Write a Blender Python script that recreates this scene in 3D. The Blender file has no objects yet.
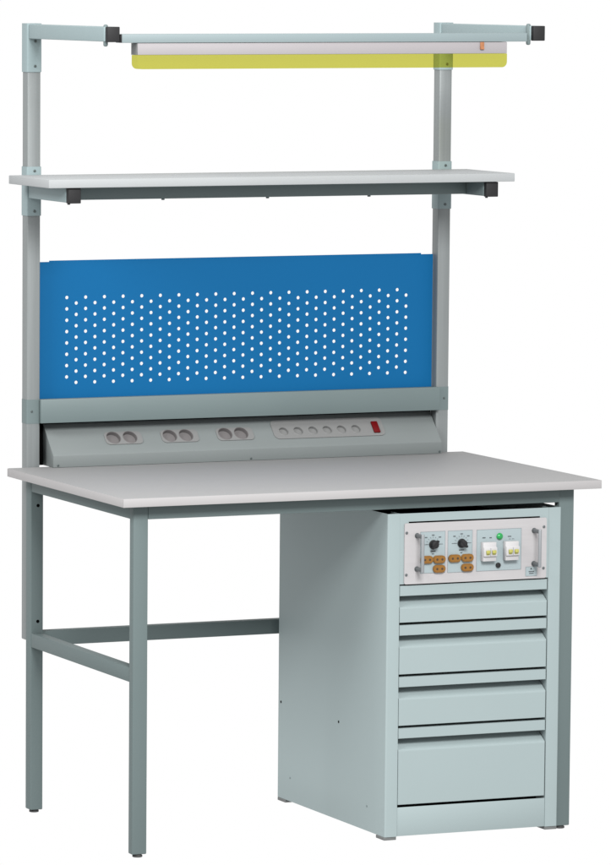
import bpy, bmesh, math, random
from mathutils import Vector, Matrix
random.seed(4)
scene = bpy.context.scene
COL = scene.collection

# ------------------------------------------------------------------ materials
def mat(name, col, rough=.5, metal=0.0, bump=0.0, bscale=900, var=0.0, vscale=6, streak=None, spec=.5, coat=0.0):
    m = bpy.data.materials.new(name); m.use_nodes = True
    nt = m.node_tree; b = nt.nodes['Principled BSDF']
    b.inputs['Base Color'].default_value = (*col, 1)
    b.inputs['Roughness'].default_value = rough
    b.inputs['Metallic'].default_value = metal
    b.inputs['Specular IOR Level'].default_value = spec
    b.inputs['Coat Weight'].default_value = coat
    tc = nt.nodes.new('ShaderNodeTexCoord')
    if var > 0:
        mp = nt.nodes.new('ShaderNodeMapping'); nt.links.new(tc.outputs['Object'], mp.inputs[0])
        if streak: mp.inputs['Scale'].default_value = streak
        n = nt.nodes.new('ShaderNodeTexNoise'); n.inputs['Scale'].default_value = vscale; n.inputs['Detail'].default_value = 5
        nt.links.new(mp.outputs[0], n.inputs['Vector'])
        r = nt.nodes.new('ShaderNodeMapRange')
        r.inputs['From Min'].default_value = .3; r.inputs['From Max'].default_value = .7
        r.inputs['To Min'].default_value = 1-var; r.inputs['To Max'].default_value = 1+var
        nt.links.new(n.outputs['Fac'], r.inputs['Value'])
        h = nt.nodes.new('ShaderNodeHueSaturation'); h.inputs['Color'].default_value = (*col, 1)
        nt.links.new(r.outputs[0], h.inputs['Value']); nt.links.new(h.outputs[0], b.inputs['Base Color'])
        r2 = nt.nodes.new('ShaderNodeMapRange')
        r2.inputs['To Min'].default_value = rough-.06; r2.inputs['To Max'].default_value = rough+.06
        nt.links.new(n.outputs['Fac'], r2.inputs['Value']); nt.links.new(r2.outputs[0], b.inputs['Roughness'])
    if bump > 0:
        n2 = nt.nodes.new('ShaderNodeTexNoise'); n2.inputs['Scale'].default_value = bscale; n2.inputs['Detail'].default_value = 2
        nt.links.new(tc.outputs['Object'], n2.inputs['Vector'])
        bp = nt.nodes.new('ShaderNodeBump'); bp.inputs['Strength'].default_value = bump; bp.inputs['Distance'].default_value = .0003
        nt.links.new(n2.outputs['Fac'], bp.inputs['Height']); nt.links.new(bp.outputs[0], b.inputs['Normal'])
    return m

PALE   = mat('pale_blue_grey_paint', (.217,.262,.267), .55, bump=.2, var=.015, vscale=3, spec=.25)
ARM    = mat('pale_blue_grey_paint_arms', (.190,.242,.251), .5, bump=.2, var=.015, vscale=3, spec=.25)
BAR    = mat('pale_blue_grey_paint_bar', (.162,.200,.208), .5, bump=.2, var=.015, vscale=3, spec=.25)
FRAME  = mat('dark_grey_green_paint', (.090,.116,.117), .55, bump=.2, var=.025, vscale=4, spec=.2)
RAIL   = mat('grey_green_paint', (.103,.132,.134), .5, bump=.2, var=.025, vscale=4, spec=.25)
BOXM   = mat('warm_grey_paint', (.128,.143,.143), .55, bump=.2, var=.02, spec=.25)
ZINC   = mat('grey_galvanised_profile', (.158,.172,.174), .45, metal=.25, var=.05, vscale=9, streak=(14,14,.35), bump=.1)
TOP    = mat('grey_laminate', (.212,.212,.213), .6, bump=.15, bscale=500, var=.02, vscale=260, spec=.15)
EDGE   = mat('light_grey_edge_band', (.275,.268,.270), .5, var=.01, spec=.2)
SHELF  = mat('white_laminate', (.265,.277,.283), .6, var=.01, vscale=5, spec=.2)
BLUE   = mat('blue_powder_coat', (.001,.077,.200), .62, bump=.2, var=.02, vscale=3, spec=.12)
BLACK  = mat('black_plastic', (.008,.008,.009), .6, bump=.2, spec=.3)
DARK   = mat('black_shadow_plate', (.002,.002,.002), .9, spec=.0)  # near-black: shade in gaps and holes is put into the colour
RUBBER = mat('dark_rubber', (.03,.03,.03), .7)
BOLT   = mat('bolt_steel', (.06,.075,.075), .4, metal=.4)
SOCK   = mat('grey_socket_plastic', (.138,.140,.140), .5, spec=.25)
SOCKIN = mat('grey_socket_well', (.112,.106,.107), .55, spec=.2)
FOOT   = mat('grey_foot_plastic', (.11,.115,.115), .6, spec=.2)
PANEL  = mat('light_anodised_panel', (.30,.292,.297), .5, metal=.0, var=.02, vscale=20, streak=(.5,8,8), spec=.25)
FILM   = mat('pale_blue_label_film', (.225,.268,.280), .45, spec=.25)
LINE   = mat('grey_print', (.14,.16,.17), .5)
INK    = mat('dark_print', (.03,.035,.04), .5)
BROWN  = mat('amber_brown_terminal', (.165,.075,.012), .45, spec=.3)
BRDARK = mat('terminal_hole', (.03,.015,.006), .5)
CHROME = mat('satin_aluminium', (.20,.21,.22), .4, metal=.3)
STEELD = mat('dark_steel', (.10,.11,.115), .35, metal=.5)
RED    = mat('dark_red_switch', (.085,.002,.003), .5, spec=.12)
ORANGE = mat('orange_rocker', (.24,.10,.045), .6, spec=.2)
YEL    = mat('yellow_toggle', (.27,.26,.06), .4)
BRK    = mat('white_breaker_plastic', (.34,.335,.34), .45, spec=.3)
GREEN  = mat('green_lens', (.0,.20,.04), .2, coat=.4)
HOUS   = mat('lamp_housing_white', (.235,.222,.230), .5, var=.01, spec=.2)

YD = bpy.data.materials.new('clear_yellow_diffuser'); YD.use_nodes = True
nt = YD.node_tree; nt.nodes.clear()
o = nt.nodes.new('ShaderNodeOutputMaterial'); mx = nt.nodes.new('ShaderNodeMixShader')
tr = nt.nodes.new('ShaderNodeBsdfTransparent'); tr.inputs[0].default_value = (.78,.772,.345,1)
gl = nt.nodes.new('ShaderNodeBsdfDiffuse'); gl.inputs[0].default_value = (.32,.30,.03,1)
mx.inputs[0].default_value = .06
nt.links.new(tr.outputs[0], mx.inputs[1]); nt.links.new(gl.outputs[0], mx.inputs[2]); nt.links.new(mx.outputs[0], o.inputs[0])

# ------------------------------------------------------------------ helpers
def box(bm, x0, x1, y0, y1, z0, z1, bev=.0008, mi=0, seg=2):
    """bevelled box from ranges"""
    t = bmesh.new()
    bmesh.ops.create_cube(t, size=1)
    bmesh.ops.scale(t, vec=(x1-x0, y1-y0, z1-z0), verts=t.verts)
    bmesh.ops.translate(t, vec=((x0+x1)/2, (y0+y1)/2, (z0+z1)/2), verts=t.verts)
    if bev > 0:
        bmesh.ops.bevel(t, geom=list(t.edges), offset=min(bev, .45*min(x1-x0, y1-y0, z1-z0)), segments=seg, affect='EDGES', profile=.5)
    merge(bm, t, mi)

def merge(bm, t, mi=0, M=None):
    if M is not None: bmesh.ops.transform(t, matrix=M, verts=t.verts)
    bmesh.ops.recalc_face_normals(t, faces=t.faces)
    for f in t.faces: f.material_index = mi
    me = bpy.data.meshes.new('t'); t.to_mesh(me); t.free()
    bm.from_mesh(me); bpy.data.meshes.remove(me)

def cyl(bm, c, axis, r, h, mi=0, seg=28, r2=None, bev=0.0):
    """cylinder starting at c and running h along the axis"""
    t = bmesh.new()
    bmesh.ops.create_cone(t, cap_ends=True, segments=seg, radius1=r, radius2=r if r2 is None else r2, depth=h)
    bmesh.ops.translate(t, vec=(0, 0, h/2), verts=t.verts)
    if bev > 0:
        es = [e for e in t.edges if len(e.link_faces) == 2 and any(len(f.verts) > 4 for f in e.link_faces)]
        bmesh.ops.bevel(t, geom=es, offset=bev, segments=3, affect='EDGES', profile=.5)
    q = Vector(axis).normalized().to_track_quat('Z', 'Y').to_matrix().to_4x4()
    merge(bm, t, mi, Matrix.Translation(c) @ q)

def prism(bm, pts, axis, a0, a1, mi=0, bev=0.0):
    """polygon extruded along an axis; pts are the two other coordinates"""
    t = bmesh.new()
    def P(p, a):
        return {'x': (a, p[0], p[1]), 'y': (p[0], a, p[1]), 'z': (p[0], p[1], a)}[axis]
    v0 = [t.verts.new(P(p, a0)) for p in pts]; v1 = [t.verts.new(P(p, a1)) for p in pts]
    n = len(pts)
    t.faces.new(v0); t.faces.new(v1[::-1])
    for i in range(n): t.faces.new((v0[i], v1[i], v1[(i+1) % n], v0[(i+1) % n]))
    if bev > 0:
        bmesh.ops.recalc_face_normals(t, faces=t.faces)
        bmesh.ops.bevel(t, geom=list(t.edges), offset=bev, segments=2, affect='EDGES', profile=.5)
    merge(bm, t, mi)

def rrect(x0, x1, z0, z1, r, n=6, corners=(1, 1, 1, 1)):
    """rounded rectangle outline; corners bl, br, tr, tl"""
    out = []
    for (cx, cz, a0, on, X, Z) in ((x0+r, z0+r, 180, corners[0], x0, z0), (x1-r, z0+r, 270, corners[1], x1, z0),
                                   (x1-r, z1-r, 0, corners[2], x1, z1), (x0+r, z1-r, 90, corners[3], x0, z1)):
        if not on: out.append((X, Z)); continue
        for k in range(n+1):
            a = math.radians(a0+90*k/n); out.append((cx+r*math.cos(a), cz+r*math.sin(a)))
    return out

def obj(name, bm, m, parent=None, label=None):
    me = bpy.data.meshes.new(name); bm.to_mesh(me); bm.free()
    for x in (m if isinstance(m, (list, tuple)) else [m]): me.materials.append(x)
    ob = bpy.data.objects.new(name, me); COL.objects.link(ob)
    for p in me.polygons: p.use_smooth = True
    try: me.set_sharp_from_angle(angle=math.radians(35))
    except Exception: pass
    if parent is not None:
        ob.parent = parent
        w = Vector((0, 0, 0)); q = parent
        while q is not None: w += q.location; q = q.parent
        ob.location = -w
    if label: ob['label'] = label
    return ob

def thing(name, loc, label, cat):
    e = bpy.data.objects.new(name, None); COL.objects.link(e); e.location = loc
    e.empty_display_size = .1; e['label'] = label; e['category'] = cat
    return e
B = bmesh.new

# ------------------------------------------------------------------ numbers (metres)
W, D, H, T = 1.088, .656, .75, .018
ZB = H-T                      # underside of the worktop
AP = .702                     # underside of the aprons

bench = thing('workbench', (W/2, D/2, 0),
              'grey-topped steel workbench with blue perforated back panel, upper shelf and tall twin uprights', 'workbench')

# worktop
b = B(); box(b, .0012, W-.0012, .0012, D-.0012, ZB+.0006, H, .0012); top = obj('tabletop', b, TOP, bench)
b = B()
box(b, 0, W, 0, .0011, ZB, H-.0004, .0005); box(b, 0, W, D-.0011, D, ZB, H-.0004, .0005)
box(b, 0, .0011, .0012, D-.0012, ZB, H-.0004, .0005); box(b, W-.0011, W, .0012, D-.0012, ZB, H-.0004, .0005)
obj('edge_band', b, EDGE, top)

# legs with levelling feet
def leg(x0, x1, y0, y1, dots=()):
    b = B(); box(b, x0, x1, y0, y1, .011, ZB-.0005, .0022, seg=3)
    l = obj('leg', b, FRAME, bench)
    cx, cy = (x0+x1)/2, (y0+y1)/2
    b = B(); cyl(b, (cx, cy, .0045), (0, 0, 1), .0105, .0045, seg=24, bev=.0012); cyl(b, (cx, cy, .0088), (0, 0, 1), .0085, .0030, seg=20)
    obj('levelling_foot', b, RUBBER, l)
    for z in dots:
        b = B(); cyl(b, (cx+.002, y0+.0005, z), (0, -1, 0), .0036, .0008, seg=20)
        obj('hole', b, DARK, l)
    return l
leg(.037, .069, .035, .057); leg(.037, .0655, .610, .640, (.672, .4215))
leg(1.0062, 1.0414, .035, .057); leg(1.0130, 1.0414, .610, .640)

# aprons and rails
b = B(); box(b, .0692, 1.0092, .0356, .056, AP, ZB-.0007, .0015); obj('front_apron', b, FRAME, bench)
b = B(); box(b, .0657, 1.0128, .612, .639, AP, ZB-.0007, .0015); obj('rear_apron', b, FRAME, bench)
for x0, x1 in ((.0376, .062), (1.0164, 1.0408)):
    b = B(); box(b, x0, x1, .0572, .6098, AP, ZB-.0007, .0015); obj('side_apron', b, FRAME, bench)
b = B(); box(b, .0376, .062, .0572, .6098, .366, .3963, .0015); obj('side_rail', b, FRAME, bench)
b = B(); box(b, 1.0164, 1.0408, .0572, .6098, .366, .3963, .0015); obj('side_rail', b, FRAME, bench)
b = B(); box(b, .0657, 1.0128, .6135, .637, .3675, .3995, .0015); obj('stretcher', b, FRAME, bench)

# uprights
def sleeve(par, x, z0, z1, name='sleeve', m=ARM, bolts=()):
    b = B()
    pts = rrect(x-.0017, x+.0317, .6583, .6922, .003, 4)
    prism(b, pts, 'z', z0, z1)
    s = obj(name, b, m, par)
    for bx, bz in bolts:
        b = B(); cyl(b, (bx, .6586, bz), (0, -1, 0), .0030, .0016, seg=20, bev=.0006)
        obj('bolt', b, BOLT, s)
    return s
for x in (.0465, 1.0215):
    b = B(); box(b, x, x+.030, .660, .6905, .374, 1.694, .0026, seg=3)
    up = obj('upright', b, ZINC, bench)
    sleeve(up, x, 1.597, 1.7005, bolts=((x+.0165, 1.6095), (x+.017, 1.6625)))
    sleeve(up, x, 1.2905, 1.3955, bolts=((x+.0158, 1.3005), (x+.0158, 1.3865)))
    b = B(); prism(b, rrect(x-.0006, x+.0306, .6594, .6911, .0028, 4), 'z', .8437, .8955)
    sl_ = obj('sleeve', b, RAIL, up)
    b = B(); cyl(b, (x+(.011 if x < .5 else .019), .6597, .870), (0, -1, 0), .0026, .0012, seg=20, bev=.0005); obj('bolt', b, BOLT, sl_)
    # top arm with cap and clamp pin
    b = B(); box(b, x+.0015, x+.0305, .2325, .658, 1.668, 1.6985, .0018, seg=3); ar = obj('lamp_arm', b, ARM, bench)
    b = B(); box(b, x+.0042, x+.0314, .2195, .2322, 1.667, 1.6985, .0016, seg=3); obj('end_cap', b, BLACK, ar)
    b = B()
    cyl(b, (x+(.0075 if x < .5 else .0012), .2385, 1.658), (0, 0, 1), .0048, .0450, seg=24, bev=.0035)
    obj('clamp_pin', b, RAIL, ar)
    # shelf arm
    b = B(); box(b, x+.0015, x+.0305, .4425, .658, 1.3285, 1.3592, .0018, seg=3); sa = obj('shelf_arm', b, RAIL if x > .5 else ARM, bench)  # right arm takes the darker paint, its shade is put into the colour
    b = B(); box(b, x+.0025, x+.0315, .430, .4422, 1.327, 1.3592, .0016, seg=3)
    cyl(b, (x+.006, .436, 1.3245), (0, 0, 1), .003, .003, seg=14)
    obj('end_cap', b, BLACK, sa)

# shelf
b = B(); box(b, .078, 1.0229, .525, .548, 1.3295, 1.3592, .0015)
cb = obj('shelf_crossbar', b, RAIL, bench)
for bx_ in (0.3092, 0.5532, 0.7941):
    b = B(); cyl(b, (bx_, .537, 1.3262), (0, 0, 1), .0036, .0036, seg=16, bev=.001); obj('bolt', b, BOLT, cb)
b = B(); box(b, .002, 1.0885, .4215, .656, 1.360, 1.378, .0014); obj('shelf', b, SHELF, bench, 'white laminate upper shelf board')

# perforated panel (every hole is cut)
def perforated():
    bm = bmesh.new()
    NX, NZ = 38, 8
    px, pz = .021857, .02453
    hx, hz = .1475, 1.1120            # first hole
    yf, yb, r, n = .6830, .6845, .0038, 16
    X0, X1, Z0, Z1 = .0772, 1.0208, .880, 1.1922
    gx0 = hx-px/2
    cols = [(gx0+i*px, gx0+(i+1)*px) for i in range(NX)]
    def quad(x0, x1, z0, z1):
        if x1-x0 < 1e-6 or z1-z0 < 1e-6: return
        for y, fl in ((yf, 0), (yb, 1)):
            v = [bm.verts.new(p) for p in ((x0, y, z0), (x1, y, z0), (x1, y, z1), (x0, y, z1))]
            bm.faces.new(v[::-1] if fl else v)
    # plain strips left, right; notched top corners
    NOT, DZ = .1065, .0026
    quad(X0, cols[0][0], Z0, Z1-DZ); quad(cols[-1][1], X1, Z0, Z1-DZ)
    quad(NOT, cols[0][0], Z1-DZ, Z1); quad(cols[-1][1], X1-.0293, Z1-DZ, Z1)
    for i, (x0, x1) in enumerate(cols):
        off = -(.0124 if i % 2 else 0)
        zt = hz+off+pz/2; zb = hz+off-(NZ-.5)*pz
        quad(x0, x1, zt, Z1); quad(x0, x1, Z0, zb)
        cx = (x0+x1)/2
        for k in range(NZ):
            cz = hz+off-k*pz
            ring, rect = [], []
            for j in range(n):
                a = 2*math.pi*(j+.5)/n if False else 2*math.pi*j/n
                ring.append((cx+r*math.cos(a), cz+r*math.sin(a)))
                ca, sa = math.cos(a), math.sin(a)
                s = min((px/2)/max(abs(ca), 1e-9), (pz/2)/max(abs(sa), 1e-9))
                rect.append((cx+ca*s, cz+sa*s))
            corners = [(cx+px/2, cz+pz/2), (cx-px/2, cz+pz/2), (cx-px/2, cz-pz/2), (cx+px/2, cz-pz/2)]
            for y, fl in ((yf, 0), (yb, 1)):
                vr = [bm.verts.new((p[0], y, p[1])) for p in ring]
                ve = [bm.verts.new((p[0], y, p[1])) for p in rect]
                for j in range(n):
                    j2 = (j+1) % n
                    pts = [vr[j], ve[j]]
                    a0, a1 = math.atan2(rect[j][1]-cz, rect[j][0]-cx) % (2*math.pi), math.atan2(rect[j2][1]-cz, rect[j2][0]-cx) % (2*math.pi)
                    if a1 < a0: a1 += 2*math.pi
                    for c in corners:
                        ac = math.atan2(c[1]-cz, c[0]-cx) % (2*math.pi)
                        if a0+1e-4 < ac < a1-1e-4: pts.append(bm.verts.new((c[0], y, c[1])))
                    pts += [ve[j2], vr[j2]]
                    f = bm.faces.new(pts[::-1] if not fl else pts); f.normal_update()
                    if (f.normal.y > 0) != (fl == 1): f.normal_flip()
            a_ = [bm.verts.new((p[0], yf, p[1])) for p in ring]; b_ = [bm.verts.new((p[0], yb, p[1])) for p in ring]
            for j in range(n): bm.faces.new((a_[j], a_[(j+1) % n], b_[(j+1) % n], b_[j]))
    # rim
    out = [(X0, Z0), (X1, Z0), (X1, Z1-DZ), (X1-.0293, Z1-DZ), (X1-.0293, Z1), (NOT, Z1), (NOT, Z1-DZ), (X0, Z1-DZ)]
    for i in range(len(out)):
        p, q = out[i], out[(i+1) % len(out)]
        bm.faces.new([bm.verts.new(v) for v in ((p[0], yf, p[1]), (q[0], yf, q[1]), (q[0], yb, q[1]), (p[0], yb, p[1]))])
    bmesh.ops.remove_doubles(bm, verts=bm.verts, dist=1e-6)
    return bm
pg = perforated()
pp = obj('perforated_panel', pg, BLUE, bench, 'bright blue perforated metal back panel')
for p in pp.data.polygons: p.use_smooth = False

# cross rail and backing
b = B(); box(b, .0742, 1.0243, .6478, .6578, .8447, .8962, .0012); box(b, .0772, 1.0208, .6580, .676, .8457, .8952, .0008)
obj('cross_rail', b, RAIL, bench)
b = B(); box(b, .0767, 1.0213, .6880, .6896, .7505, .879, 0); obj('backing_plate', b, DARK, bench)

# sloping socket box
A = Vector((0, .626, .776)); Bq = Vector((0, .6877, .8395))
tv = (Bq-A).normalized(); nv = Vector((0, -tv.z, tv.y))
b = B(); prism(b, [(.626, .7504), (.626, .776), (.6877, .8395), (.6877, .7504)], 'x', .0946, 1.0197, bev=.0007)
sb = obj('socket_box', b, BOXM, bench, 'grey sloping socket box along the back of the worktop')
MS = Matrix(((1, 0, 0, 0), (0, tv.y, nv.y, A.y), (0, tv.z, nv.z, A.z), (0, 0, 0, 1)))   # local x, up the slope, outwards
def slope(name, fn, m, label=None):
    b = B(); fn(b); bmesh.ops.transform(b, matrix=MS, verts=b.verts); return obj(name, b, m, sb, label)
def xyprism(b, pts, z0, z1, mi=0): prism(b, pts, 'z', z0, z1, mi)
PL = [slope('socket_plate', (lambda b, cx=cx: xyprism(b, rrect(cx-.0395, cx+.0475, .0245, .0590, .010), .0001, .0018)), SOCK) for cx in (.2648, .3968, .528)]
PL.append(slope('switch_plate', (lambda b: xyprism(b, rrect(.6235, .8915, .0235, .0755, .012), .0001, .0018)), SOCK))
SOC = (.2455, .2841, .3777, .4159, .5090, .5469); RND = (.649, .6842, .7198, .7543, .7887, .8236)
def drill(ob, cuts):
    """cut real round holes (boolean, baked into the mesh at once; the cutter is deleted)"""
    b = B()
    for cx, cy, r, d in cuts: cyl(b, (cx, cy, -d), (0, 0, 1), r, d+.02, seg=40)
    bmesh.ops.transform(b, matrix=MS, verts=b.verts)
    me = bpy.data.meshes.new('cut'); b.to_mesh(me); b.free()
    c = bpy.data.objects.new('cut', me); COL.objects.link(c)
    c.parent = None
    m = ob.modifiers.new('drill', 'BOOLEAN'); m.operation = 'DIFFERENCE'; m.object = c; m.solver = 'EXACT'
    bpy.context.view_layer.update()
    dg = bpy.context.evaluated_depsgraph_get()
    new = bpy.data.meshes.new_from_object(ob.evaluated_get(dg), depsgraph=dg)
    ob.modifiers.clear(); ob.data = new
    bpy.data.objects.remove(c); bpy.data.meshes.remove(me)
    for p in new.polygons: p.use_smooth = True
    new.set_sharp_from_angle(angle=math.radians(30))
CUT = [(x, .0428, .0165, .0080) for x in SOC] + [(x, .0440, .0116, .0040) for x in RND]
drill(sb, [(x, y, r+.0012, d+.002) for x, y, r, d in CUT])
for p_ in PL: drill(p_, CUT)
def well(b, cx, cy, r, d):
    n = 40; t = bmesh.new()
    prof = [(r+.0004, .0019), (r-.0004, .0024), (r-.0010, .0018), (r-.0014, -d), (0.0, -d)]
    rings = [[t.verts.new((cx+q*math.cos(2*math.pi*k/n), cy+q*math.sin(2*math.pi*k/n), z)) for k in range(n)] for q, z in prof[:-1]]
    for a_, b_ in zip(rings, rings[1:]):
        for k in range(n): t.faces.new((a_[k], a_[(k+1) % n], b_[(k+1) % n], b_[k]))
    t.faces.new(rings[-1])
    me = bpy.data.meshes.new('t'); t.to_mesh(me); t.free(); b.from_mesh(me); bpy.data.meshes.remove(me)
for cx in SOC: slope('power_socket', (lambda b, cx=cx: well(b, cx, .0428, .0165, .0075)), SOCKIN)
for cx in RND: slope('round_socket', (lambda b, cx=cx: well(b, cx, .0440, .0114, .0038)), SOCK)
def sw(b):
    box(b, .8635, .8790, .0300, .0610, .0019, .0060, .0016)
slope('rocker_switch', sw, RED)
for x_ in (.1053, .5583, 1.0146):
    b = B(); cyl(b, (x_, .6258, .7550), (0, -1, 0), .0024, .0012, seg=18, bev=.0005); obj('screw', b, BOLT, sb)

# ------------------------------------------------------------------ lamp
lamp = thing('lamp', (.545, .235, 1.61), 'long slim lamp with white housing and clear yellow shield hanging from the top arms', 'lamp')
b = B(); box(b, .0815, 1.0110, .2205, .2520, 1.6655, 1.6835, .0012); obj('mounting_bar', b, BAR, lamp)
b = B(); box(b,   .0795, .0828, .2199, .232, 1.6660, 1.6830, .0006); obj('bar_plug', b, BLACK, lamp)
b = B(); box(b, .1185, .9650, .2225, .2545, 1.6405, 1.6650, .0015); hs = obj('housing', b, HOUS, lamp)
b = B(); box(b, .1172, .1183, .2228, .2542, 1.6408, 1.6648, .0004); obj('housing_end', b, SOCK, hs)
b = B(); box(b, .9005, .9098, .2195, .2222, 1.6490, 1.6648, .001); prism(b, [(.2170, 1.6495), (.2194, 1.6495), (.2194, 1.6560)], 'x', .9010, .9090)
obj('rocker_switch', b, ORANGE, hs)
b = B(); prism(b, rrect(.1185, .9650, 1.6115, 1.6402, .0115, 8, (1, 1, 0, 0)), 'y', .2228, .2542)
df = obj('diffuser', b, YD, lamp, 'clear yellow plastic shield')

# ------------------------------------------------------------------ drawer cabinet
CX0, CX1, CY0, CY1 = .602, 1.005, .022, .567
cab = thing('drawer_cabinet', ((CX0+CX1)/2, .29, 0), 'pale blue-grey steel drawer cabinet with four drawers standing under the right side of the worktop', 'cabinet')
th = .0014
def arc(cx, cy, r, a0, a1, n=6):
    return [(cx+r*math.cos(math.radians(a0+(a1-a0)*k/n)), cy+r*math.sin(math.radians(a0+(a1-a0)*k/n))) for k in range(n+1)]
R_ = .0030
outl = [(.630, .064), (.630, CY0)] + arc(CX0+R_, CY0+R_, R_, 270, 180) + [(CX0, CY1), (CX1, CY1)] + arc(CX1-R_, CY0+R_, R_, 0, -90) + \
       [(.976, CY0), (.976, .064), (.976+th, .064), (.976+th, CY0+th), (CX1-th, CY0+th), (CX1-th, CY1-th), (CX0+th, CY1-th), (CX0+th, CY0+th), (.630-th, CY0+th), (.630-th, .064)]
b = B(); prism(b, outl, 'z', .0140, .6938)
body = obj('body', b, PALE, cab)
b = B(); box(b, CX0+.002, CX1-.002, .05, CY1-.002, .0160, .018, 0); obj('bottom_plate', b, PALE, body)
b = B(); box(b, .6304, .9756,   .0226, .0245, .0147, .0755, .0004); obj('plinth', b, PALE, body)
b = B(); prism(b, [(.6302, .5455), (.6500, .5455), (.6500, .6762), (.9550, .6762), (.9550, .5455), (.9758, .5455), (.9758, .6936), (.6302, .6936)], 'y', .0222, .0240)
obj('front_frame', b, PALE, body)
b = B(); box(b, .631, .975, .0650, .0665, .019, .5445, 0); obj('drawer_gap_shade', b, DARK, body)  # added near-black sheet, stands in for the shade behind the drawer gaps
for y_, z_, r_ in ((.556, .2258, .0028), (.2570, .2250, .0028)):
    b = B(); cyl(b, (CX0+.0002, y_-.003, z_), (-1, 0, 0), r_, .0008, seg=16); obj('hole', b, DARK, body)
for y_, z_ in ((.502, .0655), (.110, .0665)):
    b = B(); cyl(b, (CX0+.0002, y_, z_), (-1, 0, 0), .0024, .0008, seg=16, bev=.0003); obj('rivet', b, RAIL, body)
for fx in (CX0-.001, .9765):
    for fy in (CY0+.0012, CY1-.041):
        b = B(); box(b, fx, fx+.0285, fy, fy+.040, .0070, .0138, .001); obj('foot', b, FOOT, body)

def drawer(zt, zb, screws=False):
    zt -= .0014; zb += .0042
    y0 = CY0+.0003; s = .0215; rec = .0390; g = .026
    pr = [(y0, zb), (y0, zt-s-g), (y0+.0008, zt-s-g+.0022), (y0+rec, zt-s-.0010), (y0+rec, zt-s), (y0, zt-s), (y0, zt), (y0+.0410, zt), (y0+.0410, zb)]
    b = B(); prism(b, pr, 'x', .6314, .9738)
    bmesh.ops.bevel(b, geom=[e for e in b.edges if abs(e.verts[0].co.y-y0) < 1e-5 and abs(e.verts[1].co.y-y0) < 1e-5], offset=.0006, segments=2, affect='EDGES')
    d = obj('drawer', b, PALE, cab)
    return d
d_ = [drawer(.5437, .4608), drawer(.4608, .3520), drawer(.3520, .2438), drawer(.2438, .0768)]
d_[0]['label'] = 'shallow top drawer'; d_[3]['label'] = 'deep bottom drawer'
d_[1]['label'] = 'upper middle-height drawer'; d_[2]['label'] = 'lower middle-height drawer'

# ------------------------------------------------------------------ electrical unit mounted in the cabinet
unit = thing('power_supply_unit', (.8045, .03, .545), 'light grey electrical control panel with knobs, amber sockets and breakers above the drawers', 'control panel')
PY = .0188          # front of the panel
b = B(); prism(b, rrect(.6395, .9695, .5455, .6732, .004, 5), 'y', PY, .0218); fp = obj('front_panel', b, PANEL, unit)
b = B(); box(b, .652, .953, .0255, .35, .5475, .668, 0); obj('casing', b, DARK, unit)
def yc(b, x, z, r, h, mi=0, y=PY, seg=24, bev=0, r2=None): cyl(b, (x, y, z), (0, -1, 0), r, h, mi, seg, r2, bev)
def film(x0, x1, z0, z1, name='label_plate', par=fp):
    b = B(); box(b, x0, x1, PY-.0005, PY-.0001, z0, z1, 0)
    for (a, c, e, f) in ((x0, x1, z1-.0007, z1), (x0, x1, z0, z0+.0007), (x0, x0+.0007, z0+.0008, z1-.0008), (x1-.0007, x1, z0+.0008, z1-.0008)):
        box(b, a, c, PY-.0007, PY-.00052, e, f, 0, mi=1)
    return obj(name, b, [FILM, LINE], par)
f1 = film(.6755, .7328, .5670, .6542); f2 = film(.7387, .7958, .5660, .6540); f3 = film(.8055, .9100, .5660, .6535)
for x, z in ((.6418+.002, .6534), (.6418+.002, .5653), (.9627, .6539), (.9627, .5665)):
    b = B(); yc(b, x, z, .0030, .0014, bev=.0006); obj('screw', b, STEELD, fp)
# printed marks: short strokes standing for the small illegible captions
def ink(b, x, z, w, h, mi=0): box(b, x-w/2, x+w/2, PY-.0011, PY-.00075, z-h/2, z+h/2, 0, mi)
def dial_print(cx, cz, par):
    b = B()
    for k in range(-4, 5):
        a = math.radians(90+k*22)
        t = bmesh.new(); bmesh.ops.create_cube(t, size=1)
        bmesh.ops.scale(t, vec=(.0024, .0003, .0006), verts=t.verts)
        M = Matrix.Translation((cx+.0152*math.cos(a), PY-.0009, cz+.0152*math.sin(a))) @ Matrix.Rotation(-a, 4, 'Y')
        merge(b, t, 0, M)
    for dx, dz, w in ((-.0165, .0150, .0058), (0, .0195, .0058), (.0155, .0148, .0058)):
        for k in range(3): ink(b, cx+dx-w/2+w*(k+.5)/3, cz+dz, w/3-.0006, .0022)
    for k in range(5): ink(b, cx-.0048+k*.0024, cz-.0143, .0019, .0022)
    for k in range(2): ink(b, cx-.0016+k*.0026, cz-.0200, .0020, .0018)
    box(b, cx+.010, cx+.0225, PY-.0010, PY-.00075, cz-.0004, cz+.0004, 0, 0)
    box(b, cx-.0225, cx-.010, PY-.0010, PY-.00075, cz-.0004, cz+.0004, 0, 0)
    return obj('printed_scale', b, INK, par)
dial_print(.7047, .6271, fp); dial_print(.7704, .6271, fp)
for cx, ang in ((.7047, 50), (.7704, -42)):
    b = B(); yc(b, cx, .6271, .0096, .0030, bev=.0008, seg=32, y=PY-.0011)
    yc(b, cx, .6271, .0078, .0110, bev=.0012, seg=10, y=PY-.0038)
    t = bmesh.new(); bmesh.ops.create_cube(t, size=1)
    bmesh.ops.scale(t, vec=(.0225, .0085, .0052), verts=t.verts)
    bmesh.ops.bevel(t, geom=list(t.edges), offset=.0012, segments=2, affect='EDGES')
    merge(b, t, 0, Matrix.Translation((cx, PY-.0115, .6271)) @ Matrix.Rotation(math.radians(-ang), 4, 'Y'))
    obj('knob', b, BLACK, unit)
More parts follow.
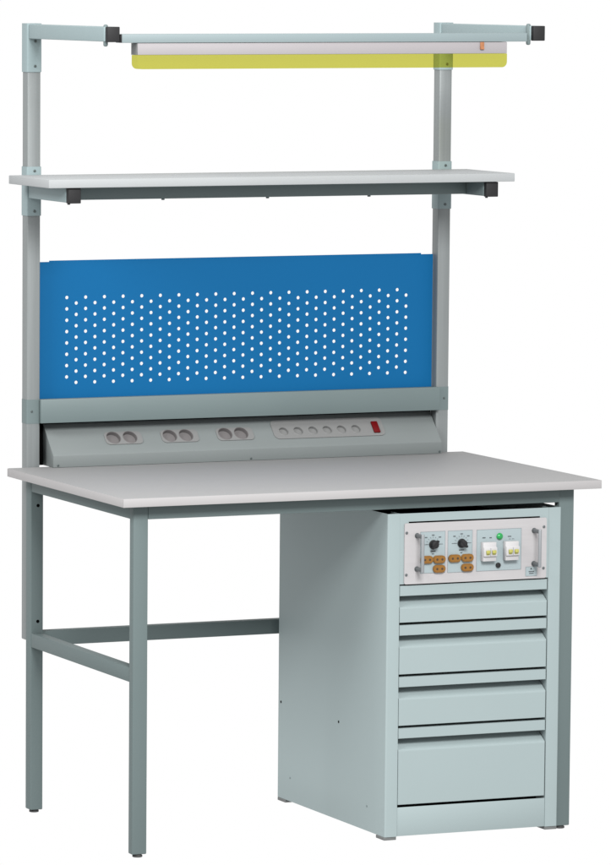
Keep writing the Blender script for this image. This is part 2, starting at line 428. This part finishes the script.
def terminal(cx, cz):
    b = B(); prism(b, rrect(cx-.0140, cx+.0140, cz-.0080, cz+.0080, .0078, 7), 'y', PY-.0055, PY-.0008)
    prism(b, rrect(cx-.0122, cx+.0122, cz-.0062, cz+.0062, .0060, 7), 'y', PY-.0064, PY-.0056)
    for s in (-1, 1): yc(b, cx+s*.0058, cz, .0023, .0005, 1, y=PY-.0065, seg=16)
    obj('double_outlet', b, [BROWN, BRDARK], unit)
for c in ((.6895, .5958), (.7180, .5955), (.7180, .5757), (.7536, .5960), (.7829, .5962), (.7832, .5757)): terminal(*c)
def breaker(x0):
    x1 = x0+.0305; yb = PY-.0008
    pr = [(yb, .5878), (yb-.0125, .5878), (yb-.0125, .5975), (yb-.0170, .5985), (yb-.0170, .6165), (yb-.0125, .6180), (yb-.0125, .6275), (yb, .6275)]
    b = B(); prism(b, pr, 'x', x0, x1, bev=.0006)
    o_ = obj('circuit_breaker', b, BRK, unit)
    for k in (0, 1):
        xa = x0+.0042+k*.0140
        b = B(); box(b, xa, xa+.0085, yb-.0215, yb-.0171, .6045, .6115, .0008); box(b, xa+.0006, xa+.0079, yb-.0180, yb-.0171, .6015, .6042, .0003)
        obj('toggle', b, YEL, o_)
    b = B(); box(b, x0+.0148, x0+.0156, yb-.0174, yb-.0171, .5990, .6160, 0)
    obj('seam', b, LINE, o_)
breaker(.8150); breaker(.8672)
b = B()
yc(b, .8585, .6379, .0072, .0022, 1, y=PY-.0008, bev=.0006)
t = bmesh.new(); bmesh.ops.create_uvsphere(t, u_segments=24, v_segments=12, radius=.0060); bmesh.ops.scale(t, vec=(1, .7, 1), verts=t.verts)
merge(b, t, 0, Matrix.Translation((.8570, PY-.0032, .6379)))
obj('indicator_light', b, [GREEN, GREEN], unit)
b = B(); yc(b, .8555, .5774, .0054, .0042, y=PY-.0008, bev=.001); obj('push_button', b, BLACK, unit)
for x, z, w in ((.8224, .6362, .0075), (.8379, .6358, .0055), (.8818, .6369, .0080)):
    b = B(); n = max(2, round(w/.0022))
    for k in range(n): ink(b, x-w/2+w*(k+.5)/n, z, w/n-.0005, .0019)
    if x > .88:
        for xx in (.8825, .8900): ink(b, xx, .6315, .0045, .0006)
    obj('printed_caption', b, INK, fp)
lb = film(.9206, .9475, .5507, .5708, 'rating_label', fp)
b = B(); prism(b, [(.9338, .5688), (.9312, .5650), (.9364, .5650)], 'y', PY-.0011, PY-.00075)
obj('warning_symbol', b, INK, fp); b = B()
for z, w in ((.5605, .0130), (.5565, .0105)):
    n = 5
    for k in range(n): ink(b, .9343-w/2+w*(k+.5)/n, z, w/n-.0006, .0020)
obj('printed_caption', b, INK, fp)
for x in (.6680, .9397):
    b = B()
    for z in (.5770, .6468): yc(b, x, z, .0044, .0260, 0, seg=20); yc(b, x, z, .0056, .0015, 0, seg=20)
    cyl(b, (x, PY-.0275, .5720), (0, 0, 1), .0036, .0798, 1, 20, bev=.0012)
    obj('handle', b, [STEELD, CHROME], unit)

# ------------------------------------------------------------------ camera (solved from the photograph)
f, cx, cy = 4906.0069, 42.871, 515.1911
yaw, pit, rol = -.3743, .1112, .0026
Fw = Vector((math.sin(-yaw)*math.cos(pit), math.cos(-yaw)*math.cos(pit), -math.sin(pit)))
rt = Vector((math.cos(-yaw), -math.sin(-yaw), 0)); up = rt.cross(Fw)
r2 = math.cos(rol)*rt+math.sin(rol)*up; u2 = -math.sin(rol)*rt+math.cos(rol)*up
cd = bpy.data.cameras.new('camera'); cam = bpy.data.objects.new('camera', cd); COL.objects.link(cam)
cam.matrix_world = Matrix(((r2.x, u2.x, -Fw.x, -3.7597), (r2.y, u2.y, -Fw.y, -9.1249), (r2.z, u2.z, -Fw.z, 1.8187), (0, 0, 0, 1)))
cd.sensor_fit = 'HORIZONTAL'; cd.sensor_width = 36; cd.lens = f/611*36
cd.shift_x = (305.5-cx)/611; cd.shift_y = (cy-432.5)/611
cd.clip_start = .1; cd.clip_end = 500
scene.camera = cam

# ------------------------------------------------------------------ light: white studio surround and two softboxes
w = bpy.data.worlds.new('World'); scene.world = w; w.use_nodes = True
bg = w.node_tree.nodes['Background']; bg.inputs[0].default_value = (1, 1, 1, 1); bg.inputs[1].default_value = 1.0

def softbox(name, loc, target, size, power):
    l = bpy.data.lights.new(name, 'AREA'); l.shape = 'RECTANGLE'; l.size, l.size_y = size; l.energy = power
    l.color = (1, .995, .985)
    ob = bpy.data.objects.new(name, l); COL.objects.link(ob); ob.location = loc
    ob.rotation_euler = (Vector(target)-Vector(loc)).to_track_quat('-Z', 'Y').to_euler()
softbox('softbox', (-.3, -4.3, 3.75), (.5, .2, .8), (2.2, 1.4), 440)
softbox('softbox_side', (-4.8, -1.2, 4.4), (.5, .2, .9), (2.2, 2.0), 310)

scene.render.engine = 'CYCLES'
scene.view_settings.view_transform = 'Standard'; scene.view_settings.look = 'None'
scene.view_settings.exposure = 0; scene.view_settings.gamma = 1
scene.cycles.max_bounces = 8; scene.cycles.transparent_max_bounces = 16
